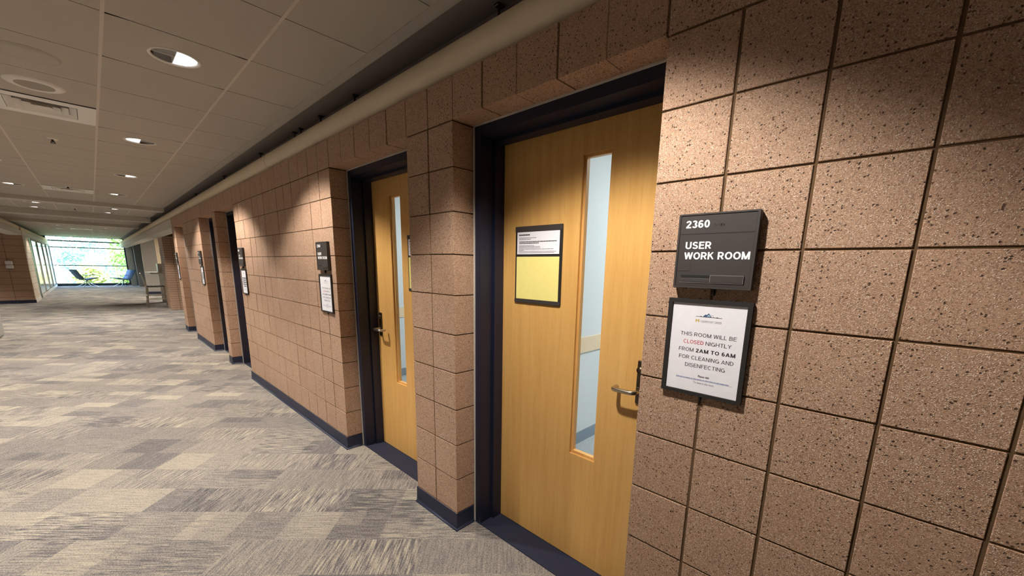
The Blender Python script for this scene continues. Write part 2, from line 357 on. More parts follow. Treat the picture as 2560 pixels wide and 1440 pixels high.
def stroke_text(b, body, yl, yr, zb, zt, x, m, weight=0.19, gap=0.115, depth=0.0002):
    gl = []; cur = 0.0
    for ch in body:
        wd, st = glyph(ch, weight); gl.append((cur, st)); cur += wd + (gap if ch != ' ' else 0.02)
    tot = cur - gap; X = x - depth; hw = weight / 2
    def P(px, py): return b.b.verts.new((X, yl + (yr - yl) * px / tot, zb + (zt - zb) * py))
    nst = 0
    for off, st in gl:
        segs = []
        for ps in st:
            cur_ = [Vector((off + ps[0][0], ps[0][1]))]
            for q in ps[1:]:
                q = Vector((off + q[0], q[1]))
                if (q - cur_[-1]).length < 1e-5: continue
                if len(cur_) > 1 and (cur_[-1] - cur_[-2]).normalized().dot((q - cur_[-1]).normalized()) < 0.6: segs.append(cur_); cur_ = [cur_[-1]]
                cur_.append(q)
            segs.append(cur_)
        for pts in segs:
            nst += 1; X = x - depth - 0.00002 * (nst % 7); L = []
            for i, p in enumerate(pts):
                ds = []
                if i > 0 and (p - pts[i - 1]).length > 1e-6: ds.append((p - pts[i - 1]).normalized())
                if i < len(pts) - 1 and (pts[i + 1] - p).length > 1e-6: ds.append((pts[i + 1] - p).normalized())
                if not ds: ds = [Vector((1, 0))]
                ns = [Vector((-d.y, d.x)) for d in ds]; n = sum(ns, Vector((0, 0)))
                n = n.normalized() if n.length > .3 else ns[0]
                k = max(.45, n.dot(ns[0])); n = n * (hw / k); L.append((p + n, p - n))
            vs = [(P(min(max(a.x, 0), 99), min(max(a.y, 0), 1)), P(c.x, min(max(c.y, 0), 1))) for a, c in L]
            for (a0, c0), (a1, c1) in zip(vs, vs[1:]): b.face((a0, a1, c1, c0), m)
def scrawl(b, yl, yr, z, h, x, m, rnd):
    """a line of unreadable small print as word-length dashes"""
    y = yl
    while True:
        w = rnd.uniform(0.005, 0.016); e = y - w
        if e < yr: break
        b.quad([(x, y, z), (x, e, z), (x, e, z + h), (x, y, z + h)], m); y = e - 0.0013

# ------------------------------------------------------------------ block wall
MOD = 0.2032; LZ = 2.135; TOP = 2.315; J = 0.004
SECT = [(-6.0 - 0.096, 0.0), (5 * MOD, 7 * MOD), (12 * MOD, 26 * MOD), (31 * MOD, 32 * MOD), (37 * MOD, 45 * MOD), (50 * MOD, 52 * MOD)]
OPEN = [(0.0, 5 * MOD), (7 * MOD, 12 * MOD), (26 * MOD, 31 * MOD), (32 * MOD, 37 * MOD), (45 * MOD, 50 * MOD)]
b = MB(); b.usetint(); rnd = random.Random(3)
for y0, y1 in SECT:
    n = round((y1 - y0) / MOD); b.tint = 0.5
    b.box(0.0030, 0.26, y0 + 0.010, y1 - 0.010, 0.0, LZ + 0.02, M['mortar'])
    for i in range(n):
        for k in range(11):
            zt = LZ - MOD * k - (0.007 if k == 0 else 0.0028); zb = max(0.0, LZ - MOD * (k + 1) + 0.0028)
            b.tint = rnd.random(); j = rnd.uniform(-0.0012, 0.0012)
            b.front(j, 0.2, y0 + MOD * i + J, y0 + MOD * (i + 1) - J, zb, zt, M['block'])
b.tint = 0.5
b.box(0.004, 0.26, -6.1, 52 * MOD - 0.01, LZ + 0.004, TOP - 0.004, M['mortar'])
u = -30
while u < 52:
    j = rnd.uniform(-0.001, 0.001); b.tint = rnd.random()
    ya, ym, yb = u * MOD + J, (u + 1) * MOD, min((u + 2) * MOD, 52 * MOD) - J
    b.front(j, 0.25, ya, ym - 0.002, LZ, TOP, M['block'], 0.0015); b.front(j, 0.25, ym + 0.002, yb, LZ, TOP, M['block'], 0.0015)
    b.box(j + 0.003, 0.24, ym - 0.003, ym + 0.003, LZ + 0.002, TOP - 0.001, M['block']); u += 2
struct(b, 'wall_right', 'long wall of brown speckled concrete blocks with recessed doorways', 'wall')

# cove base along the block wall and into the recesses
b = MB()
def cove(b, pts):
    prof = [(0.0, 0.102), (0.004, 0.101), (0.005, 0.02), (0.008, 0.008), (0.014, 0.002), (0.014, 0.0), (0.0, 0.0)]
    n = len(pts); rings = []
    for i, p in enumerate(pts):
        p = Vector(p); ds = []
        if i > 0: ds.append((p - Vector(pts[i - 1])).normalized())
        if i < n - 1: ds.append((Vector(pts[i + 1]) - p).normalized())
        ns = [Vector((-d.y, d.x)) for d in ds]; nn = sum(ns, Vector((0, 0)))
        nn = nn / max(1e-6, nn.length_squared) * (2 if len(ns) == 2 else 1) if len(ns) == 2 else ns[0]
        rings.append([b.b.verts.new((p.x + nn.x * o, p.y + nn.y * o, z)) for o, z in prof])
    for a, c in zip(rings, rings[1:]):
        for k in range(len(prof) - 1): b.face((a[k], a[k + 1], c[k + 1], c[k]), M['base'], k in (2, 3))
e = J - 0.0005
for i, (y0, y1) in enumerate(SECT):
    pts = []
    if i > 0: pts.append((0.118, y0 + e))
    else: pts.append((-0.001, y0))
    if i > 0: pts.append((-0.001, y0 + e))
    pts += [(-0.001, y1 - e), (0.118, y1 - e)]
    cove(b, pts)
struct(b, 'baseboard_right', 'navy rubber cove base along the block wall', 'baseboard')

# ------------------------------------------------------------------ doors
DX = 0.272
def make_door(num, y0, y1, handle_low, label, light_room=True):
    y0 += J; y1 -= J
    root = thing('door_%d' % num, (DX, (y0 + y1) / 2, 0), label, 'door', None, 'structure')
    T = (lambda t: y0 + t) if handle_low else (lambda t: y1 - t)
    def yy(a, c): p, q = T(a), T(c); return min(p, q), max(p, q)
    w = y1 - y0; FZ = 2.084
    b = MB(); n = M['navy']
    for s in (0, 1):
        e0, d = (y0, 1) if s == 0 else (y1, -1)
        for (xa, xb, t) in ((0.125, 0.208, 0.049), (0.208, 0.2715, 0.065), (0.2715, 0.335, 0.049)):
            p, q = sorted((e0, e0 + d * t)); b.box(xa, xb, p, q, 0, LZ - 0.001, n)
    for (xa, xb, zz) in ((0.125, 0.208, FZ), (0.208, 0.2715, FZ - 0.016), (0.2715, 0.335, FZ)):
        b.box(xa, xb, y0 + 0.05, y1 - 0.05, zz, LZ - 0.001, n)
    b.build('door_frame', root)
    b = MB(); c = M['caulk']
    b.box(0.119, 0.127, y0 - 0.001, y0 + 0.006, 0.0, LZ, c); b.box(0.119, 0.127, y1 - 0.006, y1 + 0.001, 0.0, LZ, c); b.box(0.119, 0.127, y0, y1, LZ - 0.007, LZ + 0.0005, c)
    tag(b.build('caulk_bead', root), 'pale grey caulk line around the navy frame')
    b = MB(); b.box(0.122, 0.33, y0 + 0.002, y1 - 0.002, 0.0005, 0.005, M['thresh']); b.build('threshold', root)
    la, lb = yy(0.317, 0.462); lz0, lz1 = 0.574, 1.948
    o = (y0 + 0.052, y1 - 0.052, 0.008, FZ - 0.003)
    b = MB(); b.frame(DX, DX + 0.044, o, (la, lb, lz0, lz1), M['wood'])
    leaf = b.build('door_leaf', root)
    b = MB(); b.frame(DX + 0.012, DX + 0.034, (la + .0005, lb - .0005, lz0 + .0005, lz1 - .0005), (la + .013, lb - .013, lz0 + .014, lz1 - .012), M['bead']); b.build('glazing_bead', leaf)
    b = MB(); b.box(DX + 0.021, DX + 0.026, la + .005, lb - .005, lz0 + .005, lz1 - .005, M['glassdoor']); b.build('glass_pane', leaf)
    # lock plate, thumb turn and lever
    b = MB(); p, q = yy(0.098, 0.134)
    b.cbox((DX - 0.005, (p + q) / 2, 1.01), (0.010, q - p, 0.185), M['darksteel'], 0, 0.003)
    b.cbox((DX - 0.012, (p + q) / 2, 0.975), (0.006, 0.03, 0.03), M['darksteel'], 0, 0.002)
    b.lathe((DX - 0.010, (p + q) / 2, 1.065), [(0.0, -0.016), (0.014, -0.014), (0.016, 0.0)], M['darksteel'], 20, 'X')
    plate = b.build('lock_plate', leaf)
    b = MB(); r = 0.0095; pts = [(DX - 0.008, T(0.116), 0.975), (DX - 0.045, T(0.116), 0.975)]
    for k in range(1, 7):
        t = k / 6 * PI / 2; pts.append((DX - 0.045 - 0.020 * math.sin(t), T(0.116 + 0.020 * (1 - math.cos(t))), 0.975))
    pts.append((DX - 0.066, T(0.19), 0.975))
    for k in range(1, 7):
        t = k / 6 * PI / 2; pts.append((DX - 0.066 + 0.018 * (1 - math.cos(t)), T(0.196 + 0.018 * math.sin(t)), 0.975))
    pts.append((DX - 0.022, T(0.214), 0.975)); b.tube(pts, r, M['steel'], 14)
    b.build('lever_handle', leaf)
    return root, T

D1, T1 = make_door(1, *OPEN[0], True, 'maple door with narrow window and framed yellow sheet, closest to the camera')
D2, T2 = make_door(2, *OPEN[1], False, 'maple door with narrow window between brick pier and long block wall')
D3, T3 = make_door(3, *OPEN[2], True, 'recessed door in navy frame at the far end of the long block wall')
D4, T4 = make_door(4, *OPEN[3], False, 'recessed door in navy frame beyond the narrow single-block pier')
D5, T5 = make_door(5, *OPEN[4], False, 'recessed door farthest down the corridor, beside the last block pier')

# sheet holders stuck on the two near doors
def sheet_holder(T, label):
    ya, yb = sorted((T(0.552), T(0.850))); x = DX; rn = random.Random(5)
    t = thing('sheet_holder', (x, (ya + yb) / 2, 1.48), label, 'notice holder', 'sheet holders on doors')
    b = MB(); b.cbox((x - 0.004, (ya + yb) / 2, 1.4805), (0.008, yb - ya, 0.377), M['signdark'], 0, 0.002)
    b.cbox((x - 0.0085, (ya + yb) / 2, 1.655), (0.003, yb - ya, 0.026), M['signgrey'], 0, 0.001); b.cbox((x - 0.0085, (ya + yb) / 2, 1.302), (0.003, yb - ya, 0.018), M['signgrey'], 0, 0.001); b.build('holder_frame', t)
    L, Rr = yb - 0.014, ya + 0.014
    b = MB(); b.box(x - 0.0092, x - 0.0082, Rr, L, 1.534, 1.641, M['paper'])
    xx = x - 0.0096
    scrawl(b, L - 0.012, L - 0.085, 1.624, 0.006, xx, M['ink'], rn)
    for z, e in ((1.611, 0.13), (1.604, 0.10)): scrawl(b, L - 0.012, L - e, z, 0.0028, xx, M['inklight'], rn)
    for z, e in ((1.592, 0.255), (1.585, 0.16)): scrawl(b, L - 0.014, L - e, z, 0.004, xx, M['ink'], rn)
    for z, e in ((1.574, .13), (1.569, .16), (1.563, .16), (1.557, .25), (1.551, .05), (1.546, .26), (1.540, .25)): scrawl(b, L - 0.012, max(L - e, Rr + .004), z, 0.0024, xx, M['inklight'], rn)
    tag(b.build('printed_sheet', t), 'white sheet of small print')
    b = MB(); b.box(x - 0.0094, x - 0.0082, Rr - 0.002, L + 0.002, 1.312, 1.522, M['yellow']); tag(b.build('yellow_sheet', t), 'blank yellow sheet')
    return t
sheet_holder(T1, 'black framed holder with white print over blank yellow sheet, fully visible on near door')
sheet_holder(T2, 'black framed holder on second door, mostly hidden behind the block pier')

# room signs and notices
def room_sign(yc, number, label):
    """yc: the edge nearer to the reader's left (high y)"""
    yl = yc; yr = yc - 0.214; z0, z1 = 1.418, 1.630; x0 = -0.0012; x = -0.021; ym = (yl + yr) / 2
    t = thing('room_sign', (0, ym, 1.524), label, 'sign', 'room signs'); g = M['signgrey']
    b = MB(); b.cbox(((x0 + x) / 2, ym, (z0 + z1) / 2), (abs(x - x0), 0.214, z1 - z0), g, 0, 0.003)
    b.frame(x - 0.0015, x + 0.001, (yr + .001, yl - .001, z0 + .001, z1 - .001), (yr + .0075, yl - .0065, z0 + .006, z1 - .005), g)
    b.build('sign_body', t)
    b = MB(); s = M['slot']; f = x - 0.0004
    def line(ya, yb, za, zb): b.quad([(f, ya, za), (f, yb, za), (f, yb, zb), (f, ya, zb)], s)
    line(yl - .007, yr + .008, 1.5722, 1.5736)
    line(yl - .007, yl - .045, 1.4675, 1.4683); line(yl - .0448, yl - .0454, 1.4675, 1.494); line(yl - .007, yr + .008, z0 + .0062, z0 + .0072); line(yr + .0075, yr + .0083, z0 + .007, z1 - .006); line(yl - .0068, yl - .0075, z0 + .007, z1 - .006)
    line(yl - .0215, yl - .106, 1.4365, 1.4560)
    b.build('panel_grooves', t)
    b = MB(); b.cbox((x - 0.001, yl - .063, 1.4415), (0.003, 0.082, 0.011), g, 0, 0.0008); b.cbox((x - 0.0012, yl - .149, 1.446), (0.0036, 0.088, 0.0205), g, 0, 0.001)
    ed = M['edge']
    for q in ((yl - .0195, yl - .1055, 1.4345, 1.4353), (yl - .1055, yl - .1925, 1.4345, 1.4352), (yl - .1055, yl - .1925, 1.4566, 1.4572), (yl - .1050, yl - .1060, 1.4345, 1.4572), (yl - .1918, yl - .1926, 1.4345, 1.4572)):
        h = x - 0.0032; b.quad([(h, q[0], q[2]), (h, q[1], q[2]), (h, q[1], q[3]), (h, q[0], q[3])], ed)
    b.build('slider', t)
    b = MB(); w = M['white']
    if number: stroke_text(b, number, yl - .0225, yl - .0885, 1.5895, 1.6105, x, w, 0.185, 0.08)
    else: scrawl(b, yl - .0225, yl - .0885, 1.5895, 0.02, x - .0006, w, random.Random(1))
    tag(b.build('room_number', t), 'white room number'); b = MB()
    stroke_text(b, 'USER', yl - .0265, yl - .099, 1.5305, 1.5510, x, w, 0.185, 0.10)
    stroke_text(b, 'WORK ROOM', yl - .0255, yl - .2005, 1.5010, 1.5215, x, w, 0.185, 0.085)
    tag(b.build('room_name', t), 'white lettering reading the room name')
    b = MB(); rn = random.Random(2)
    for k in range(5):
        for a in range(2):
            for c in range(3):
                if rn.random() < 0.5: b.cbox((x - 0.0004, yl - .100 - k * .006 - a * .0024, 1.598 - c * .0024), (0.0014, 0.0014, 0.0014), g)
    tag(b.build('braille', t), 'raised braille dots')
    b = MB(); b.cbox((-0.007, ym - .008, z0 - 0.009), (0.012, 0.007, 0.022), M['slot'], 0, 0.002); tag(b.build('hanger_tab', t), 'small black tab below the sign')
    return t

def notice(yc, label, detail=True):
    yl = yc; yr = yc - 0.234; z0, z1 = 1.092, 1.386; ym = (yl + yr) / 2
    t = thing('framed_notice', (0, ym, 1.239), label, 'notice', 'closing notices')
    b = MB(); b.frame(-0.013, -0.0012, (yr, yl, z0, z1), (yr + .0125, yl - .0125, z0 + .011, z1 - .0125), M['signdark']); b.box(-0.006, -0.0012, yr + .012, yl - .012, z0 + .0105, z1 - .012, M['signdark']); b.build('notice_frame', t)
    x = -0.0085
    b = MB(); b.box(x, -0.0065, yr + .0128, yl - .0128, z0 + .0113, z1 - .0128, M['paper']); pp = b.build('paper', t)
    b = MB(); k = M['ink']; X = x
    Y = lambda v: yl - (v - 0.084)      # v: distance from the doorway edge on the nearest notice
    def tx(s, a, c, za, zb, m=k, bold=0.0): stroke_text(b, s, Y(a), Y(c), za, zb, X, m, 0.118 + bold, 0.13, 0.0002)
    def tl(s, a, c, za, zb, m=k, bold=0.0): text_into(b, s, Y(a), Y(c), za, zb, X, m, bold, 0.0002)
    if detail:
        tx('THIS ROOM WILL BE', .1285, .2865, 1.2745, 1.2860)
        tx('CLOSED', .1395, .1985, 1.2510, 1.2625, M['red'], 0.015); tx('NIGHTLY', .2045, .2755, 1.2510, 1.2625)
        tx('FROM', .1275, .1715, 1.2265, 1.2380); tx('2AM TO 6AM', .1785, .2885, 1.2265, 1.2380, k, 0.075)
        tx('FOR CLEANING AND', .1300, .2865, 1.2030, 1.2145); tx('DISENFECTING', .1510, .2660, 1.1795, 1.1910)
        b.build('headline_text', pp)['label'] = 'dark capitals with one red word'; b = MB()
        tl('Please visit', .1930, .2255, 1.1510, 1.1575, k, 0.02); tl('To reserve this room', .1810, .2405, 1.1305, 1.1365, M['inklight'], 0.01)
        b.build('small_print', pp); b = MB()
        rn = random.Random(9); scrawl(b, Y(.127), Y(.291), 1.1425, 0.0026, x - .0002, M['inkblue'], rn)
        b.quad([(x - .0002, Y(.127), 1.1407), (x - .0002, Y(.291), 1.1407), (x - .0002, Y(.291), 1.1414), (x - .0002, Y(.127), 1.1414)], M['inkblue'])
        b.build('link_line', pp)['label'] = 'faint blue underlined line'; b = MB()
        tx('DUDERSTADT CENTER', .1855, .2420, 1.3185, 1.3245, M['inklight'])
        b.build('logo_lettering', pp); b = None
    else:
        rn = random.Random(4)
        for z, a, c in ((1.2745, .128, .287), (1.251, .14, .276), (1.2265, .128, .289), (1.203, .13, .287), (1.1795, .151, .266)): scrawl(b, Y(a), Y(c), z, 0.011, x - .0006, k, rn)
        b.build('headline_text', pp); b = MB()
        scrawl(b, Y(.13), Y(.29), 1.14, 0.003, x - .0002, M['inkblue'], rn)
    if b is not None: b.build('link_line', pp)
    b = MB()
    def poly(pts, m, d=.0002): b.face([b.b.verts.new((x - d, Y(v), z)) for v, z in pts], m)
    poly([(.168, 1.3345), (.242, 1.3345), (.242, 1.3358), (.168, 1.3358)], M['ink'])
    poly([(.188, 1.3358), (.195, 1.3425), (.199, 1.3415), (.204, 1.3470), (.207, 1.3438), (.213, 1.3358)], M['mtn'])
    poly([(.199, 1.3366), (.204, 1.3436), (.2075, 1.3412), (.2105, 1.3366)], M['mtnl'], .0003); poly([(.2095, 1.3405), (.214, 1.3425), (.2205, 1.3358), (.2195, 1.3358), (.2138, 1.3416), (.2098, 1.3398)], M['inklight'], .0004)
    poly([(.180, 1.3358), (.183, 1.3378), (.186, 1.3358)], M['ink']); poly([(.225, 1.3358), (.228, 1.3374), (.232, 1.3358)], M['ink'])
    # block letter M and divider
    mz = [(0, 0), (.0042, 0), (.0042, .0020), (.0034, .0020), (.0034, .0045), (.0060, .0018), (.0086, .0045), (.0086, .0020), (.0078, .0020), (.0078, 0), (.012, 0), (.012, .0020), (.0112, .0020), (.0112, .0060), (.012, .0060), (.012, .0080), (.0090, .0080), (.0060, .0050), (.0030, .0080), (0, .0080), (0, .0060), (.0008, .0060), (.0008, .0020), (0, .0020)]
    poly([(.168 + a, 1.3190 + c) for a, c in mz], M['maize']); poly([(.1827, 1.318), (.1833, 1.318), (.1833, 1.327), (.1827, 1.327)], M['maize'])
    tag(b.build('logo', pp), 'blue mountain logo above a maize letter M')
    b = MB(); b.cbox((-0.007, ym - .004, z0 - 0.006), (0.010, 0.008, 0.014), M['slot'], 0, 0.002); tag(b.build('hanger_tab', t), 'small black tab under the frame')
    return t
room_sign(-0.095, '2360', 'charcoal sign reading 2360 USER WORK ROOM on the big speckled blocks')
notice(-0.084, 'black framed closing notice under the 2360 sign')
room_sign(2.737, '2364', 'charcoal room sign reading 2364 on the long block wall beside the second door')
notice(2.749, 'black framed closing notice under the sign beside the second door')
room_sign(5.190, None, 'charcoal room sign on the long block wall beside the third doorway')
notice(5.200, 'framed white closing notice on the long block wall beside the third doorway', False)
room_sign(7.820, None, 'charcoal room sign on the short block wall beyond the narrow pier')
notice(7.830, 'framed white closing notice on the short block wall beyond the narrow pier', False)
room_sign(10.455, None, 'charcoal room sign edge-on on the last block pier of the corridor')
notice(10.465, 'framed white closing notice on the last block pier of the corridor', False)

# ------------------------------------------------------------------ small rooms behind the two glazed doors
def room(tagname, ya, yb, lab):
    b = MB(); x0, x1, h = 0.30, 4.2, 2.6
    b.box(x0, x1, ya - 0.1, ya, 0, h, M['roomwall']); b.box(x0, x1, yb, yb + 0.1, 0, h, M['roomwall']); b.box(x1, x1 + 0.1, ya - .1, yb + .1, 0, h, M['roomwall'])
    b.box(0.262, x0, ya, yb, LZ, h, M['roomwall'])
    b.box(x0, x1, yb - 0.012, yb, 0.80, 0.925, M['roomrail']); b.box(x0, x1, yb - 0.006, yb, 0, 0.105, M['roombase']); b.box(x1 - 0.006, x1, ya, yb, 0, 0.105, M['roombase']); b.box(x1 - 0.012, x1, ya, yb, 0.80, 0.925, M['roomrail'])
    b.box(x0, x1 + .1, ya - .1, yb + .1, h, h + 0.05, M['tile']); b.box(0.336, x1, ya, yb, 0.0005, 0.004, M['roomfloor'])
    struct(b, tagname, lab, 'wall')
    t = thing('ceiling_light_panel', ((x0 + x1) / 2, (ya + yb) / 2, h - 0.01), 'flat ceiling light panel inside the room behind ' + lab.split('behind ')[1], 'light')
    b = MB(); cx, cy = (x0 + x1) / 2, (ya + yb) / 2
    b.box(cx - .62, cx + .62, cy - .32, cy + .32, h - 0.012, h - 0.0005, M['metalwhite']); b.build('panel_frame', t)
    b = MB(); b.box(cx - .59, cx + .59, cy - .29, cy + .29, h - 0.014, h - 0.012, M['panelglow']); b.build('diffuser', t)
    l = bpy.data.lights.new('panel_lamp', 'AREA'); l.shape = 'RECTANGLE'; l.size = 1.18; l.size_y = 0.58; l.energy = ROOM_W; l.color = (0.96, 0.98, 1.0)
    o = bpy.data.objects.new('panel_lamp', l); COL.objects.link(o); o.parent = t; o.location = (0, 0, -0.012)
room('near_room_wall', -1.3, 1.197, 'pale blue room with wooden chair rail behind the nearest door')
room('second_room_wall', 1.33, 4.10, 'pale blue room with wooden chair rail behind the second door')
b = MB()
for (ya, yb) in OPEN[2:]: b.box(0.42, 0.5, ya - 0.1, yb + 0.1, 0, 2.3, M['darkgrey'])
struct(b, 'closed_room_wall', 'dark closed space behind the three far doors', 'wall')

# ------------------------------------------------------------------ floor, ceiling, shell
YE = 32.3
b = MB(); b.box(-9.0, 4.4, -6.2, YE + 0.3, -0.2, 0.0, M['carpet']); struct(b, 'floor', 'grey and beige plank carpet laid diagonally along the corridor', 'floor')
CZ = 2.615; P0 = 1.735; PT = 0.606; MX = (-0.45, -1.04, -1.63, -2.22)
BEAMS = [(11.62, 12.0, 2.541, 'beam_1'), (14.58, 15.0, 2.485, 'beam_2'), (18.6, 19.0, 2.525, 'beam_3')]
b = MB(); xs = [-0.03] + [-0.45 - 0.59 * k for k in range(15)]
hole_cells = {}
DIFF = [(-1.335, P0 + 4.5 * PT), (-1.335, P0 + 13.5 * PT), (-1.335, 23.2)]
rows = []; k = -13
while P0 + PT * k < YE: rows.append(P0 + PT * k); k += 1
LIGHTS = []
for i in range(len(xs) - 1):
    for r in range(len(rows)):
        ya, yb = rows[r], min(rows[r] + PT, YE)
        xm, ym = (xs[i] + xs[i + 1]) / 2, (ya + yb) / 2
        xa, xb = xs[i + 1] + 0.004, xs[i] - 0.004
        ya += 0.003; yb -= 0.003
        hole_cells[(i, r)] = (xa, xb, ya, yb)
LX1, LX2 = (xs[1] + xs[2]) / 2, (xs[3] + xs[4]) / 2
def row_y(y): return min(range(len(rows)), key=lambda r: abs(rows[r] + PT / 2 - y))
LY = [-2.204, 0.220, 2.644, 5.068, 7.492, 9.916, 13.0, 14.25, 21.6, 24.0, 26.4, 28.9]
HOLES = {}
for x, i in ((LX1, 1), (LX2, 3)):
    for y in LY:
        if y < -1 or (y < 2 and i == 3): continue
        HOLES[(i, row_y(y))] = (x, rows[row_y(y)] + PT / 2, 0.108)
DCELLS = set((2, row_y(q[1])) for q in DIFF)
for (i, r), (xa, xb, ya, yb) in hole_cells.items():
    if (i, r) in DCELLS: continue
    if (i, r) not in HOLES: b.box(xa, xb, ya, yb, CZ, CZ + 0.018, M['tile']); continue
    cx, cy, rad = HOLES[(i, r)]; sg = 32
    # tile with a round opening for the lamp
    inner = [b.b.verts.new((cx + rad * math.cos(2 * PI * k / sg), cy + rad * math.sin(2 * PI * k / sg), CZ)) for k in range(sg)]
    outer = []
    for k in range(sg):
        c, s_ = math.cos(2 * PI * k / sg), math.sin(2 * PI * k / sg); hx, hy = (xb - xa) / 2, (yb - ya) / 2
        m_ = min(hx / abs(c) if abs(c) > 1e-6 else 9, hy / abs(s_) if abs(s_) > 1e-6 else 9)
        outer.append(b.b.verts.new(((xa + xb) / 2 + c * m_, (ya + yb) / 2 + s_ * m_, CZ)))
    for k in range(sg): b.face((outer[k], inner[k], inner[(k + 1) % sg], outer[(k + 1) % sg]), M['tile'])
    cs = [b.b.verts.new(q) for q in ((xa, ya, CZ), (xb, ya, CZ), (xb, yb, CZ), (xa, yb, CZ))]
for x in xs[1:]: b.box(x - 0.0075, x + 0.0075, -6.2, YE, CZ - 0.001, CZ + 0.02, M['tee'])
b.box(-0.036, 0.028, -6.2, YE, CZ - 0.006, CZ + 0.014, M['tile'])
CEIL = b
struct(b, 'ceiling', 'suspended ceiling of wide beige tiles with pale grid lines', 'ceiling')
b = MB(); b.box(-9.1, 0.002, -6.3, YE, CZ + 0.16, CZ + 0.2, M['dark']); struct(b, 'upper_ceiling', 'dark deck above the suspended tiles', 'ceiling')
b = MB(); b.box(0.21, 0.27, -6.2, 52 * MOD, TOP - 0.03, 2.95, M['plenum']); b.box(0.0, 0.27, -6.2, YE, 2.63, 2.98, M['plenum'])  # shade of the slot put into this grey
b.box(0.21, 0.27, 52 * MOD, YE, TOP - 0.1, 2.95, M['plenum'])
struct(b, 'wall_upper', 'wall strip coloured grey for the shade in the slot above the pipe', 'wall')
for y0, y1, z, nm in BEAMS:
    b = MB(); b.box(-9.0, 0.03, y0, y1, z, CZ + 0.01, M['beamgrey'])
    struct(b, nm, {'beam_1': 'shallow dark beam across the ceiling, first from the camera', 'beam_2': 'deep pale-edged beam across the ceiling beyond the first', 'beam_3': 'pale-edged beam across the ceiling, last before the window bay'}[nm], 'beam')
b = MB(); b.box(-9.1, -9.0, -6.3, YE + .1, 0, 3.0, M['plaster']); b.box(-9.1, 4.5, -6.3, -6.2, 0, 3.0, M['plaster'])
b.box(0.02, 0.5, -6.25, -6.08, 0, 3.0, M['plaster'])
struct(b, 'wall_left', 'plain far wall of the open lounge side', 'wall')

# soffits at the far end, both sides
b = MB(); b.box(0.0, 0.27, 52 * MOD + 0.001, YE, 2.14, TOP, M['plaster']); struct(b, 'trim_1', 'white soffit face below the pipe past the last block pier', 'soffit')
b = MB(); b.box(-2.95, -2.655, 15.02, 20.085, 2.16, TOP, M['plaster']); b.box(-2.85, -2.655, 20.32, YE, 2.165, TOP, M['plaster']); struct(b, 'trim_2', 'white soffit along the left glass partition', 'soffit')

# ------------------------------------------------------------------ pipes
def pipe(cx, cz, r, ya, yb, hangers, ring, label):
    t = thing('ceiling_pipe', (cx, ya, cz), label, 'pipe', 'cream ceiling pipes')
    b = MB(); b.tube([(cx, ya, cz), (cx, yb, cz)], r, M['cream'], 32); b.build('pipe_run', t)
    for y in ring:
        b = MB(); b.tube([(cx, y, cz), (cx, y + 0.012, cz)], r + 0.0025, M['cream'], 32); b.build('coupling_ring', t)
    for y in hangers:
        b = MB(); b.tube([(cx + 0.09, y, cz - r), (cx + 0.09, y, 2.63 if cx > 0 else 2.6)], 0.006, M['darksteel'], 8); b.cbox((cx + 0.09, y, 2.622), (0.04, 0.03, 0.012), M['darksteel'], 0, 0.003); b.build('hanger_rod', t)
    return t
pipe(0.088, TOP + 0.088, 0.088, -6.07, YE - 0.05, (0.9, 2.36, 2.97, 3.42, 3.58, 4.65, 6.4, 8.6), (3.9, 8.3), 'long cream pipe resting on top of the block wall')
pipe(-2.76, TOP + 0.088, 0.088, 15.02, YE - 0.05, (), (26.0,), 'short cream pipe above the glass partition')

# ------------------------------------------------------------------ recessed lights
ORD = ['first', 'second', 'third', 'fourth', 'fifth', 'sixth']
def downlight(x, y, flip, label, spot=1.0):
    t = thing('recessed_light', (x, y, CZ), label, 'ceiling light', 'recessed ceiling lights')
    b = MB(); b.lathe((x, y, CZ), [(0.104, 0.002), (0.106, -0.003), (0.118, -0.004), (0.122, 0.0), (0.121, 0.001)], M['metalwhite'], 40); b.build('trim_ring', t)
    b = MB(); b.lathe((x, y, CZ), [(0.104, 0.002), (0.100, 0.03), (0.088, 0.075), (0.066, 0.115), (0.045, 0.13)], M['reflector'], 40); b.disc((x, y, CZ + 0.13), 0.046, M['reflector']); b.build('reflector', t)
    h = (-PI / 2, PI / 2) if not flip else (PI / 2, 1.5 * PI)
    b = MB(); b.disc((x, y, CZ + 0.004), 0.102, M['lamp'], 24, h); tag(b.build('lit_lens', t), 'bright half lens')
    b = MB(); sgn = -1 if not flip else 1
    b.box(x - 0.003, x + 0.003, y - 0.1, y + 0.1, CZ + 0.004, CZ + 0.06, M['whitepl']); p, q = sorted((x, x + sgn * 0.1)); b.box(p, q, y - 0.0025, y + 0.0025, CZ + 0.004, CZ + 0.05, M['whitepl']); b.build('baffle', t)
    if spot:
        l = bpy.data.lights.new('lamp', 'SPOT'); l.energy = DOWN_W * spot; l.spot_size = math.radians(112); l.spot_blend = 0.35; l.shadow_soft_size = 0.045; l.color = (1.0, 0.94, 0.86)
        o = bpy.data.objects.new('lamp', l); COL.objects.link(o); o.parent = t; o.location = (0, 0, -0.012)
    return t
n1 = n2 = 0
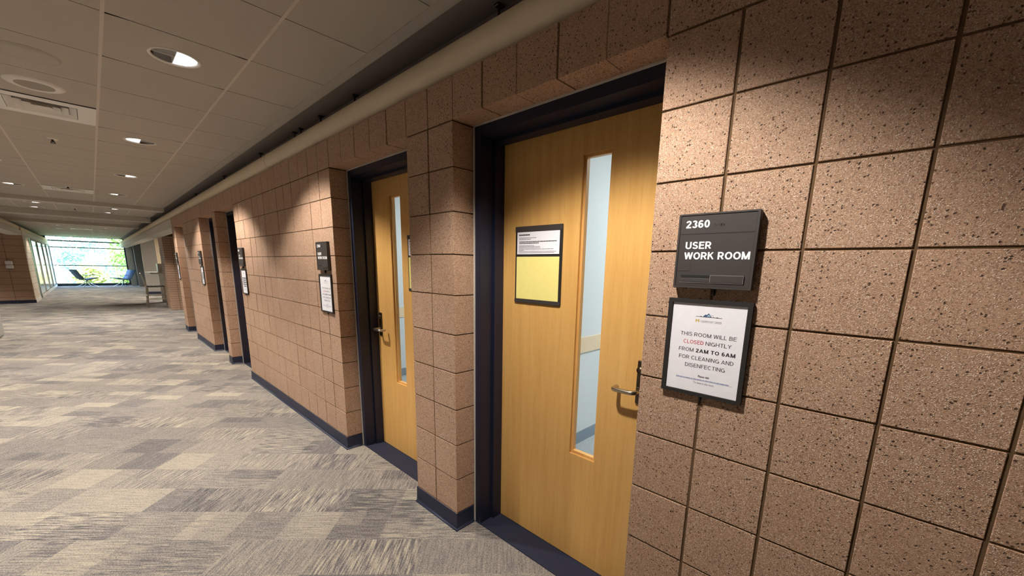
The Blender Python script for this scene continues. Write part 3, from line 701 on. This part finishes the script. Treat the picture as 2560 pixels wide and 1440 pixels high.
for k, y in enumerate(LY):
    yy = rows[row_y(y)] + PT / 2
    for x, nm in ((LX1, 'nearer the block wall'), (LX2, 'farther from the block wall')):
        hidden = (y < 2 and x == LX1) or (y < 6 and x == LX2)
        if y < -1 or (y < 2 and x == LX2): continue
        where = 'behind the view' if hidden else ('before the first beam' if y < 11.5 else ('between the first two beams' if y < 16 else 'in the window bay'))
        if hidden: lab = 'recessed round light in the row %s, out of the photo, at y %d' % (nm, k)
        if hidden: lab = 'recessed round light above the viewer in the row %s, position %s' % (nm, ORD[k])
        elif y < 11.5:
            i = [2.644, 5.068, 7.492, 9.916].index(y) if x == LX1 else [7.492, 9.916].index(y)
            lab = 'lit round recessed light, %s visible in the ceiling row %s' % (ORD[i], nm)
        elif y < 16: lab = 'lit round recessed light between the beams, %s pair, %s' % ('nearer' if y < 13.5 else 'farther', nm)
        else: lab = 'lit window bay ceiling light, %s past the last beam, row %s' % (ORD[[21.6, 24.0, 26.4, 28.9].index(y)], nm)
        downlight(x, yy, (k % 2 == 1), lab, 0.6 if y > 20 else 1.0)
for x in (-4.3, -6.0):  # added out-of-view fill lights for the lounge and far left wall
    for y in (0.4, 4.0, 7.6, 17.4):
        downlight(x, y, False, 'added unseen fill light over the open lounge, %s along the %s row from the corridor' % ({0.4: 'first', 4.0: 'second', 7.6: 'third', 17.4: 'fourth'}[y], 'first' if x > -5 else 'second'), 2.0 if y > 15 else 1.0)

# ------------------------------------------------------------------ air diffusers, speakers, sprinklers
def diffuser(cx, cy, label):
    t = thing('air_diffuser', (cx, cy, CZ), label, 'air diffuser', 'square air diffusers'); z = CZ - 0.004
    b = MB(); h = 0.287; g = 0.185; w = M['metalwhite']
    for q in ((cx - h, cx - g, cy - h, cy + h), (cx + g, cx + h, cy - h, cy + h), (cx - g, cx + g, cy - h, cy - g), (cx - g, cx + g, cy + g, cy + h)): b.box(q[0], q[1], q[2], q[3], z, z + 0.003, w)
    b.build('face_panel', t)
    b = MB()
    for k in range(4):
        o = g - 0.003 - k * 0.043; i = o - 0.041; zz = z + 0.001
        A = [b.b.verts.new((cx + sx * o, cy + sy * o, zz - 0.002)) for sx, sy in ((-1, -1), (1, -1), (1, 1), (-1, 1))]
        B = [b.b.verts.new((cx + sx * i, cy + sy * i, zz + 0.020)) for sx, sy in ((-1, -1), (1, -1), (1, 1), (-1, 1))]
        for a in range(4): b.face((A[a], A[(a + 1) % 4], B[(a + 1) % 4], B[a]), w)
    b.box(cx - 0.014, cx + 0.014, cy - 0.014, cy + 0.014, z, z + 0.003, w)
    b.box(cx - g, cx + g, cy - g, cy + g, z + 0.03, z + 0.034, M['grey'])
    b.build('louvre', t)
    return t
diffuser(*DIFF[0], 'square white air diffuser with stepped louvre beside the round ceiling ring')
diffuser(*DIFF[1], 'square air diffuser shining white in front of the first beam')
diffuser(DIFF[2][0], rows[row_y(23.2)] + PT / 2, 'square air diffuser in the window bay ceiling')
def ring_plate(cx, cy, label, lit):
    t = thing('ceiling_speaker', (cx, cy, CZ), label, 'speaker', 'round ceiling speakers')
    b = MB(); b.lathe((cx, cy, CZ), [(0.092, -0.010), (0.10, -0.013), (0.118, -0.012), (0.138, -0.004), (0.142, 0.001)], M['metalwhite'] if lit else M['tile'], 48); b.build('speaker_ring', t)
    b = MB(); b.lathe((cx, cy, CZ), [(0.0, -0.006), (0.06, -0.007), (0.093, -0.010)], M['grille'] if lit else M['tile'], 48); b.build('speaker_grille', t)
ring_plate(-1.335, P0 + 3.5 * PT, 'round ceiling speaker with a pale ring next to the air diffuser', True)
ring_plate(-1.335, P0 + 2.5 * PT, 'round ceiling-coloured speaker in the tile before the pale-ringed speaker', False)
def sprinkler(cx, cy, label):
    t = thing('sprinkler', (cx, cy, CZ), label, 'sprinkler', 'ceiling sprinklers')
    b = MB(); b.lathe((cx, cy, CZ), [(0.040, 0.0), (0.036, -0.006), (0.012, -0.008)], M['metalwhite'], 24); b.build('escutcheon', t)
    b = MB(); b.tube([(cx, cy, CZ - 0.006), (cx, cy, CZ - 0.03)], 0.009, M['darksteel'], 10)
    b.lathe((cx, cy, CZ - 0.042), [(0.0, 0.0), (0.018, 0.0), (0.022, 0.003), (0.0, 0.004)], M['darksteel'], 16)
    for s in (-1, 1): b.tube([(cx + s * 0.009, cy, CZ - 0.02), (cx + s * 0.013, cy, CZ - 0.032), (cx + s * 0.004, cy, CZ - 0.042)], 0.003, M['darksteel'], 6)
    b.build('sprinkler_head', t)
sprinkler(-1.335, P0 + 6.5 * PT, 'small sprinkler head in the tile beyond the near air diffuser')
sprinkler(-1.335, 9.47, 'small sprinkler head just before the shining white air diffuser')
sprinkler(-1.335, 13.6, 'small sprinkler head between the first two beams')

# ------------------------------------------------------------------ far left block wall and glass partition
b = MB(); b.usetint(); rnd = random.Random(8); b.tint = .5
b.box(-9.0, -2.665, 20.11, 20.35, 0, 2.30, M['mortar']); b.box(-9.0, -2.87, 20.12, 20.3, 2.30, CZ, M['plaster']); b.box(-2.95, -2.665, 20.12, 22.1, 0, 2.16, M['mortar'])
for i in range(16):
    for k in range(13):
        z0, z1 = k * MOD + J, (k + 1) * MOD - J; b.tint = rnd.random()
        b.box(-2.655 - MOD * 2 * (i + 1) + J, -2.655 - MOD * 2 * i - (J if i else 0), 20.10, 20.3, z0, min(z1, 2.30), M['block'])
for i in range(5):
    for k in range(11):
        z0, z1 = k * MOD + J, min((k + 1) * MOD - J, 2.16); b.tint = rnd.random()
        b.box(-2.85, -2.655, 20.10 + MOD * 2 * i + (J if i else 0.201), min(20.10 + MOD * 2 * (i + 1) - J, 22.1), z0, z1, M['block_window_lit'])  # paler copy of the block; window light put into its colour
struct(b, 'wall_far_left', 'block wall corner at far left with return coloured paler for window light', 'wall')
b = MB(); b.box(-9.0, -2.64, 20.086, 20.10, 0, 0.1, M['base']); b.box(-2.655, -2.642, 20.09, 22.1, 0, 0.1, M['caulk']); b.box(-2.66, -2.64, 22.85, YE, 0, 0.10, M['caulk'])
struct(b, 'baseboard_left', 'dark base below the far left block wall with pale strip round the corner', 'baseboard')
w2 = thing('window_2', (-2.66, 27.5, 0), 'glass partition with dark mullions along the left of the window bay', 'window', None, 'structure')
b = MB(); f = M['winframe']
b.box(-2.78, -2.66, 22.12, 22.75, 0, 2.16, f)
for y in (25.2, 27.75, 30.0, 32.2): b.box(-2.72, -2.65, y - 0.04, y + 0.04, 0.1, 2.16, M['grey'])
b.box(-2.72, -2.65, 22.8, 32.25, 2.1, 2.16, M['grey']); b.box(-2.72, -2.65, 22.8, 22.86, 0.1, 2.16, M['caulk'])
b.build('partition_frame', w2)
b = MB(); b.box(-2.69, -2.68, 22.8, 32.2, 0.1, 2.16, M['glasspart']); b.build('glass', w2)  # opaque pale panel; window reflection put into its colour
b = MB(); b.box(-4.6, -4.5, 20.35, YE, 0, 2.62, M['roomwall']); struct(b, 'partition_room_wall', 'pale wall inside the glazed room on the left', 'wall')

# ------------------------------------------------------------------ end window
w1 = thing('window_1', (-1.3, YE, 0), 'full-width end window with horizontal bars looking onto trees', 'window', None, 'structure')
b = MB(); ya, yb = YE - 0.05, YE + 0.05
for z0, z1 in ((0.0, 0.13), (1.075, 1.12), (2.03, 2.075), (2.36, 2.42), (2.60, 2.66)): b.box(-2.8, 0.2, ya, yb, z0, z1, f)
for x in (-2.8, 0.13): b.box(x, x + 0.07, ya, yb, 0.1, 2.62, f)
for x in (-1.72, -0.62): b.box(x - 0.006, x + 0.006, YE - 0.01, YE + 0.01, 2.42, 2.60, M['caulk'])
b.build('window_frame', w1)
b = MB(); b.box(-2.75, 0.15, YE - 0.004, YE + 0.004, 0.1, 2.62, M['glass']); b.build('glass', w1)
b = MB(); b.usetint(); b.box(0.2, 0.44, YE - 0.12, YE + 0.1, 0, 2.14, M['stone']); struct(b, 'trim_3', 'stone pier, colour lightened for flare, at the right side of the end window', 'pier')  # stone colour lightened to carry the glare from the window
b = MB(); b.box(0.44, 4.4, YE, YE + .1, 0, 3.0, M['plaster']); b.box(-9.0, -2.8, YE, YE + .1, 0, 3.0, M['plaster']); b.box(-2.8, 0.44, YE - .06, YE + .1, 2.66, 3.0, M['plaster']); b.box(0.2, 0.44, YE - .06, YE + .1, 2.14, 2.66, M['plaster']); b.box(-2.8, 4.4, YE - .02, YE + .3, -0.2, 0.0, M['plaster'])
struct(b, 'wall_end', 'end wall around the big window', 'wall')

# ------------------------------------------------------------------ alcove past the block wall
b = MB(); b.box(4.3, 4.4, 4.3, YE, 0, 3.0, M['grey']); b.box(0.3, 4.4, 10.2, 10.3, 0, 3.0, M['grey']); struct(b, 'alcove_wall', 'grey walls deep inside the side alcove', 'wall')
b = MB(); b.box(0.27, 4.4, 10.3, YE, 2.6, 2.7, M['tile']); struct(b, 'alcove_ceiling', 'ceiling over the side alcove', 'ceiling')
b = MB(); b.usetint(); rnd = random.Random(12); b.tint = .5
b.box(0.27, 3.0, 15.31, 16.3, 0, 2.3, M['mortar'])
for k in range(33):
    z0, z1 = k * 0.0677 + 0.004, (k + 1) * 0.0677 - 0.004
    for i in range(7):
        b.tint = rnd.random(); b.box(0.26 + i * 0.2 + (0 if i == 0 else .004), 0.46 + i * 0.2 - .004, 15.30 + rnd.uniform(-.004, .004), 15.5, z0, min(z1, 2.14), M['block'])
    for i in range(5):
        b.tint = rnd.random(); b.box(0.26 + rnd.uniform(-.004, .004), 0.4, 15.5 + i * 0.16 + .003, 15.66 + i * 0.16 - .003, z0, min(z1, 2.14), M['block'])
struct(b, 'brick_wall', 'end of a brown brick cross wall beside the bar stool', 'wall')
b = MB(); b.box(0.3, 0.76, 23.4, 23.6, 0, 2.6, M['grey']); struct(b, 'grey_wall', 'grey painted wall beyond the counter', 'wall')
b = MB(); b.box(0.76, 4.3, 23.4, 23.6, 0, 2.6, M['creamwall']); struct(b, 'cream_wall', 'cream wall strip above the white box', 'wall')  # lighter colour than the grey stretch beside it
b = MB(); b.box(0.3, 0.78, 23.385, 23.4, 0, 0.1, M['base']); struct(b, 'alcove_baseboard', 'dark base below the grey alcove wall', 'baseboard')
b = MB(); b.box(0.43, 2.0, 30.3, 30.4, 0, 2.6, M['darkgrey']); struct(b, 'dark_wall', 'dark grey panel wall just before the end window', 'wall')
l = bpy.data.lights.new('alcove_fill_lamp', 'AREA'); l.shape = 'RECTANGLE'; l.size = 1.2; l.size_y = 0.6; l.energy = 130; l.color = (1, .93, .82)  # added unseen lamp to brighten the cream wall strip
t = thing('ceiling_light_panel', (1.8, 20.0, 2.59), 'added unseen light panel brightening the cream alcove wall', 'light')
b = MB(); b.box(1.2, 2.4, 19.7, 20.3, 2.588, 2.599, M['metalwhite']); b.build('panel_frame', t)
o = bpy.data.objects.new('alcove_fill_lamp', l); COL.objects.link(o); o.parent = t; o.location = (0, 0, -0.006)

t = thing('counter', (0.3, 17.6, 0), 'white wall counter with pale panel leg behind the brick wall end', 'counter')
b = MB(); b.cbox((0.38, 17.98, 1.045), (0.72, 2.0, 0.035), M['whitepl'], 0, 0.006); b.build('counter_top', t)
b = MB(); b.box(0.36, 0.72, 17.1, 17.14, 0, 1.03, M['whitepl']); b.box(0.34, 0.72, 18.6, 18.64, 0, 1.03, M['whitepl']); b.build('support_panel', t)
t = thing('counter_box', (0.34, 17.5, 1.0625), 'white open box standing on the white counter', 'box')
b = MB(); b.box(0.24, 0.25, 17.3, 17.7, 1.063, 1.36, M['whitepl']); b.box(0.43, 0.44, 17.3, 17.7, 1.063, 1.36, M['whitepl']); b.box(0.25, 0.43, 17.69, 17.7, 1.063, 1.36, M['whitepl']); b.box(0.25, 0.43, 17.3, 17.7, 1.063, 1.073, M['whitepl']); b.build('box_shell', t)
b = MB(); b.box(0.252, 0.428, 17.305, 17.315, 1.073, 1.34, M['plaster']); tag(b.build('front_panel', t), 'pale grey front panel')

# bar stool
t = thing('bar_stool', (0.06, 16.62, 0), 'dark slatted bar stool with steel frame at the white counter', 'stool')
cx, cy = 0.06, 16.62; w = 0.22
for sx in (-1, 1):
    for sy in (-1, 1):
        b = MB(); b.tube([(cx + sx * (w + 0.03), cy + sy * (w + 0.02), 0.0), (cx + sx * (w - 0.02), cy + sy * (w - 0.02), 0.63)], 0.017, M['steel'], 10); b.build('leg', t)
b = MB(); b.cbox((cx, cy, 0.64), (0.46, 0.46, 0.02), M['steel'], 0, 0.006)
for k in range(5): b.cbox((cx - 0.18 + k * 0.09, cy, 0.659), (0.074, 0.46, 0.018), M['seatdark'], 0, 0.006)
b.build('seat', t)
b = MB()
for z, e in ((0.25, 0.0), (0.38, -.006)):
    q = w + 0.015 + e
    for p1, p2 in (((-q, -q), (q, -q)), ((q, -q), (q, q)), ((q, q), (-q, q)), ((-q, q), (-q, -q))): b.tube([(cx + p1[0], cy + p1[1], z), (cx + p2[0], cy + p2[1], z)], 0.009, M['steel'], 8)
b.build('footrest', t)
b = MB()
for sy in (-1, 1): b.tube([(cx - w, cy + sy * 0.2, 0.63), (cx - w - 0.03, cy + sy * 0.2, 0.85), (cx - w - 0.08, cy + sy * 0.19, 1.06)], 0.012, M['steel'], 8)
b.tube([(cx - w - 0.08, cy - 0.19, 1.06), (cx - w - 0.08, cy + 0.19, 1.06)], 0.012, M['steel'], 8)
for k in range(4):
    z = 0.80 + k * 0.06; b.cbox((cx - w - 0.022 - k * .014, cy, z), (0.012, 0.38, 0.045), M['seatdark'], 0, 0.004)
b.build('backrest', t)

# ------------------------------------------------------------------ lounge chairs by the window
def lounge_chair(fab):
    t = thing('lounge_chair', (0, 0, 0), 'x', 'chair', 'lounge chairs by the window'); hw = 0.31
    prof = [(0.36, 0.455), (0.30, 0.465), (0.10, 0.42), (-0.08, 0.375), (-0.18, 0.375), (-0.27, 0.43), (-0.36, 0.56), (-0.45, 0.72), (-0.52, 0.88), (-0.53, 0.90)]
    def sheet(ps, m, nm):
        b = MB(); th = 0.032; top = []; bot = []
        for i, p in enumerate(ps):
            d = Vector(ps[min(i + 1, len(ps) - 1)]) - Vector(ps[max(i - 1, 0)]); n = Vector((d.y, -d.x)).normalized() * th
            top.append([b.b.verts.new((p[0], s * hw, p[1])) for s in (-1, 1)]); bot.append([b.b.verts.new((p[0] + n.x, s * hw, p[1] + n.y)) for s in (-1, 1)])
        for i in range(len(ps) - 1):
            b.face((top[i][0], top[i][1], top[i + 1][1], top[i + 1][0]), m, True); b.face((bot[i][0], bot[i + 1][0], bot[i + 1][1], bot[i][1]), m, True)
            for s in (0, 1): b.face((top[i][s], top[i + 1][s], bot[i + 1][s], bot[i][s]), m)
        for i in (0, -1): b.face((top[i][0], top[i][1], bot[i][1], bot[i][0]), m)
        b.build(nm, t)
    sheet(prof[:5], fab, 'seat'); sheet(prof[4:], fab, 'backrest')
    c = M['chrome']
    for s in (-1, 1):
        b = MB(); y = s * (hw + 0.02)
        b.tube([(-0.30, y, 0.40), (-0.20, y, 0.60), (0.02, y, 0.63), (0.22, y, 0.60)], 0.013, c, 8); b.build('armrest', t)
    for sx, sy in ((1, 1), (1, -1), (-1, 1), (-1, -1)):
        b = MB(); b.tube([(0.02 * sx - 0.05, 0.05 * sy, 0.35), (0.10 * sx - 0.05, 0.12 * sy, 0.17), (0.30 * sx - 0.05, 0.30 * sy, 0.012)], 0.013, c, 8); b.build('leg', t)
    b = MB(); b.tube([(-0.05, 0, 0.37), (-0.05, 0, 0.30)], 0.05, c, 14); b.build('swivel_hub', t)
    return t
lc = lounge_chair(M['blue_shaded']); lc.location = (-1.49, 30.6, 0); lc.rotation_euler = (0, 0, math.radians(25))  # same blue fabric with backlit shade put into the colour
lc['label'] = 'blue lounge chair darkened for backlight, seen from behind, in the middle of the end window'
lc2 = lounge_chair(M['blue']); lc2.location = (-0.22, 30.6, 0); lc2.rotation_euler = (0, 0, math.radians(180 + 28))
lc2['label'] = 'bright blue lounge chair beside the stone pier at the window'

# ------------------------------------------------------------------ left side bits
t = thing('wall_dispenser', (-3.05, 20.08, 1.22), 'small white two-piece dispenser on the block wall across the hall', 'dispenser')
b = MB(); b.cbox((-3.03, 20.05, 1.29), (0.15, 0.10, 0.12), M['whitepl'], 0, 0.015); b.build('upper_case', t)
b = MB(); b.cbox((-3.03, 20.045, 1.165), (0.15, 0.11, 0.11), M['whitepl'], 0, 0.015); b.cbox((-3.03, 20.045, 1.10), (0.13, 0.09, 0.025), M['darkgrey'], 0, 0.005); b.build('lower_case', t)
t = thing('low_cabinet', (-2.87, 11.4, 0), 'low grey cabinet with a small white cup on top', 'cabinet')
b = MB(); b.cbox((-2.87, 11.42, 0.345), (0.66, 0.58, 0.63), M['grey'], 0, 0.006); b.build('cabinet_body', t)
b = MB(); b.cbox((-2.87, 11.42, 0.672), (0.68, 0.60, 0.024), M['grey'], 0, 0.005); b.build('cabinet_top', t)
b = MB(); b.box(-3.17, -2.57, 11.16, 11.68, 0, 0.03, M['darkgrey']); b.build('plinth', t)
b = MB(); b.lathe((-2.58, 11.4, 0.684), [(0.0, 0.0), (0.028, 0.0), (0.034, 0.07), (0.031, 0.07), (0.026, 0.006), (0.0, 0.006)], M['whitepl'], 20)
tag(b.build('paper_cup', None, (-2.58, 11.4, 0.684)), 'small white cup on the low grey cabinet', 'cup')

# ------------------------------------------------------------------ trees outside
b = MB(); b.box(-40, 40, YE + 0.5, 110, -4.6, -4.2, M['soil']); struct(b, 'outside_ground', 'grassy ground below the end window', 'ground')
def tree(x, y, h, cr, leaf, label, n, low=False):
    t = thing('bush' if low else 'tree', (x, y, -4.2), label, 'bush' if low else 'tree', 'bushes outside the window' if low else 'trees outside the window'); rn = random.Random(int(x * 31 + y * 17))
    b = MB(); z = -4.2
    b.tube([(x, y, z), (x + .1, y, z + h * .35), (x - .05, y + .1, z + h * .6)], [0.13, 0.08, 0.03] if not low else [0.06, 0.04, 0.02], M['bark'], 8)
    for k in range(5):
        a = rn.uniform(0, 6.28); zz = z + h * rn.uniform(.3, .55); b.tube([(x, y, zz), (x + math.cos(a) * cr * .4, y + math.sin(a) * cr * .4, zz + h * .15), (x + math.cos(a) * cr * .7, y + math.sin(a) * cr * .7, zz + h * .2)], [0.03, 0.02, 0.01], M['bark'], 6)
    b.build('trunk', t)
    b = MB(); cl = []
    for k in range(60):
        a = rn.uniform(0, 6.28); v = rn.uniform(-1, 1); q = math.sqrt(1 - v * v) * rn.uniform(.4, 1)
        cl.append((x + math.cos(a) * q * cr, y + math.sin(a) * q * cr, z + h * (0.55 if not low else .5) + v * h * .42, cr * rn.uniform(.25, .45)))
    for k in range(int(n * 3.2)):
        c = rn.choice(cl); d = Vector((rn.gauss(0, 1), rn.gauss(0, 1), rn.gauss(0, 1))).normalized() * c[3] * rn.uniform(.5, 1.0)
        p = Vector(c[:3]) + d; s = rn.uniform(.07, .13)
        u = Vector((rn.gauss(0, 1), rn.gauss(0, 1), rn.gauss(0, .6))).normalized() * s; w_ = u.orthogonal().normalized() * s * .6
        b.quad([p - u, p + w_, p + u, p - w_], leaf)
    b.build('crown', t)
tree(-5.6, 44, 10.0, 2.9, M['leafb'], 'pale blue-green tree outside, toward the glass partition side of the window', 4200)
tree(-1.3, 47.5, 11.0, 2.4, M['leafb'], 'blue-green tree seen through the middle of the end window', 4200)
tree(1.1, 41, 9.0, 1.7, M['leafa'], 'bright green tree outside, toward the stone pier side of the window', 3600)
tree(-4.9, 56, 13.0, 3.2, M['leafb'], 'hazy tall tree behind the blue-green trees outside', 3600)
tree(2.8, 55, 13.0, 3.2, M['leafb'], 'hazy tall tree behind the bright green tree outside', 3600)
tree(-4.4, 37.0, 5.6, 1.25, M['leafc'], 'yellow-green bush outside the window, toward the glass partition', 2600, True)
tree(-1.5, 37.5, 5.5, 1.2, M['leafc'], 'yellow-green bush low in the middle of the end window', 2600, True)
tree(1.0, 37.2, 5.6, 1.2, M['leafa'], 'green bush outside the window behind the bright blue lounge chair', 2600, True)
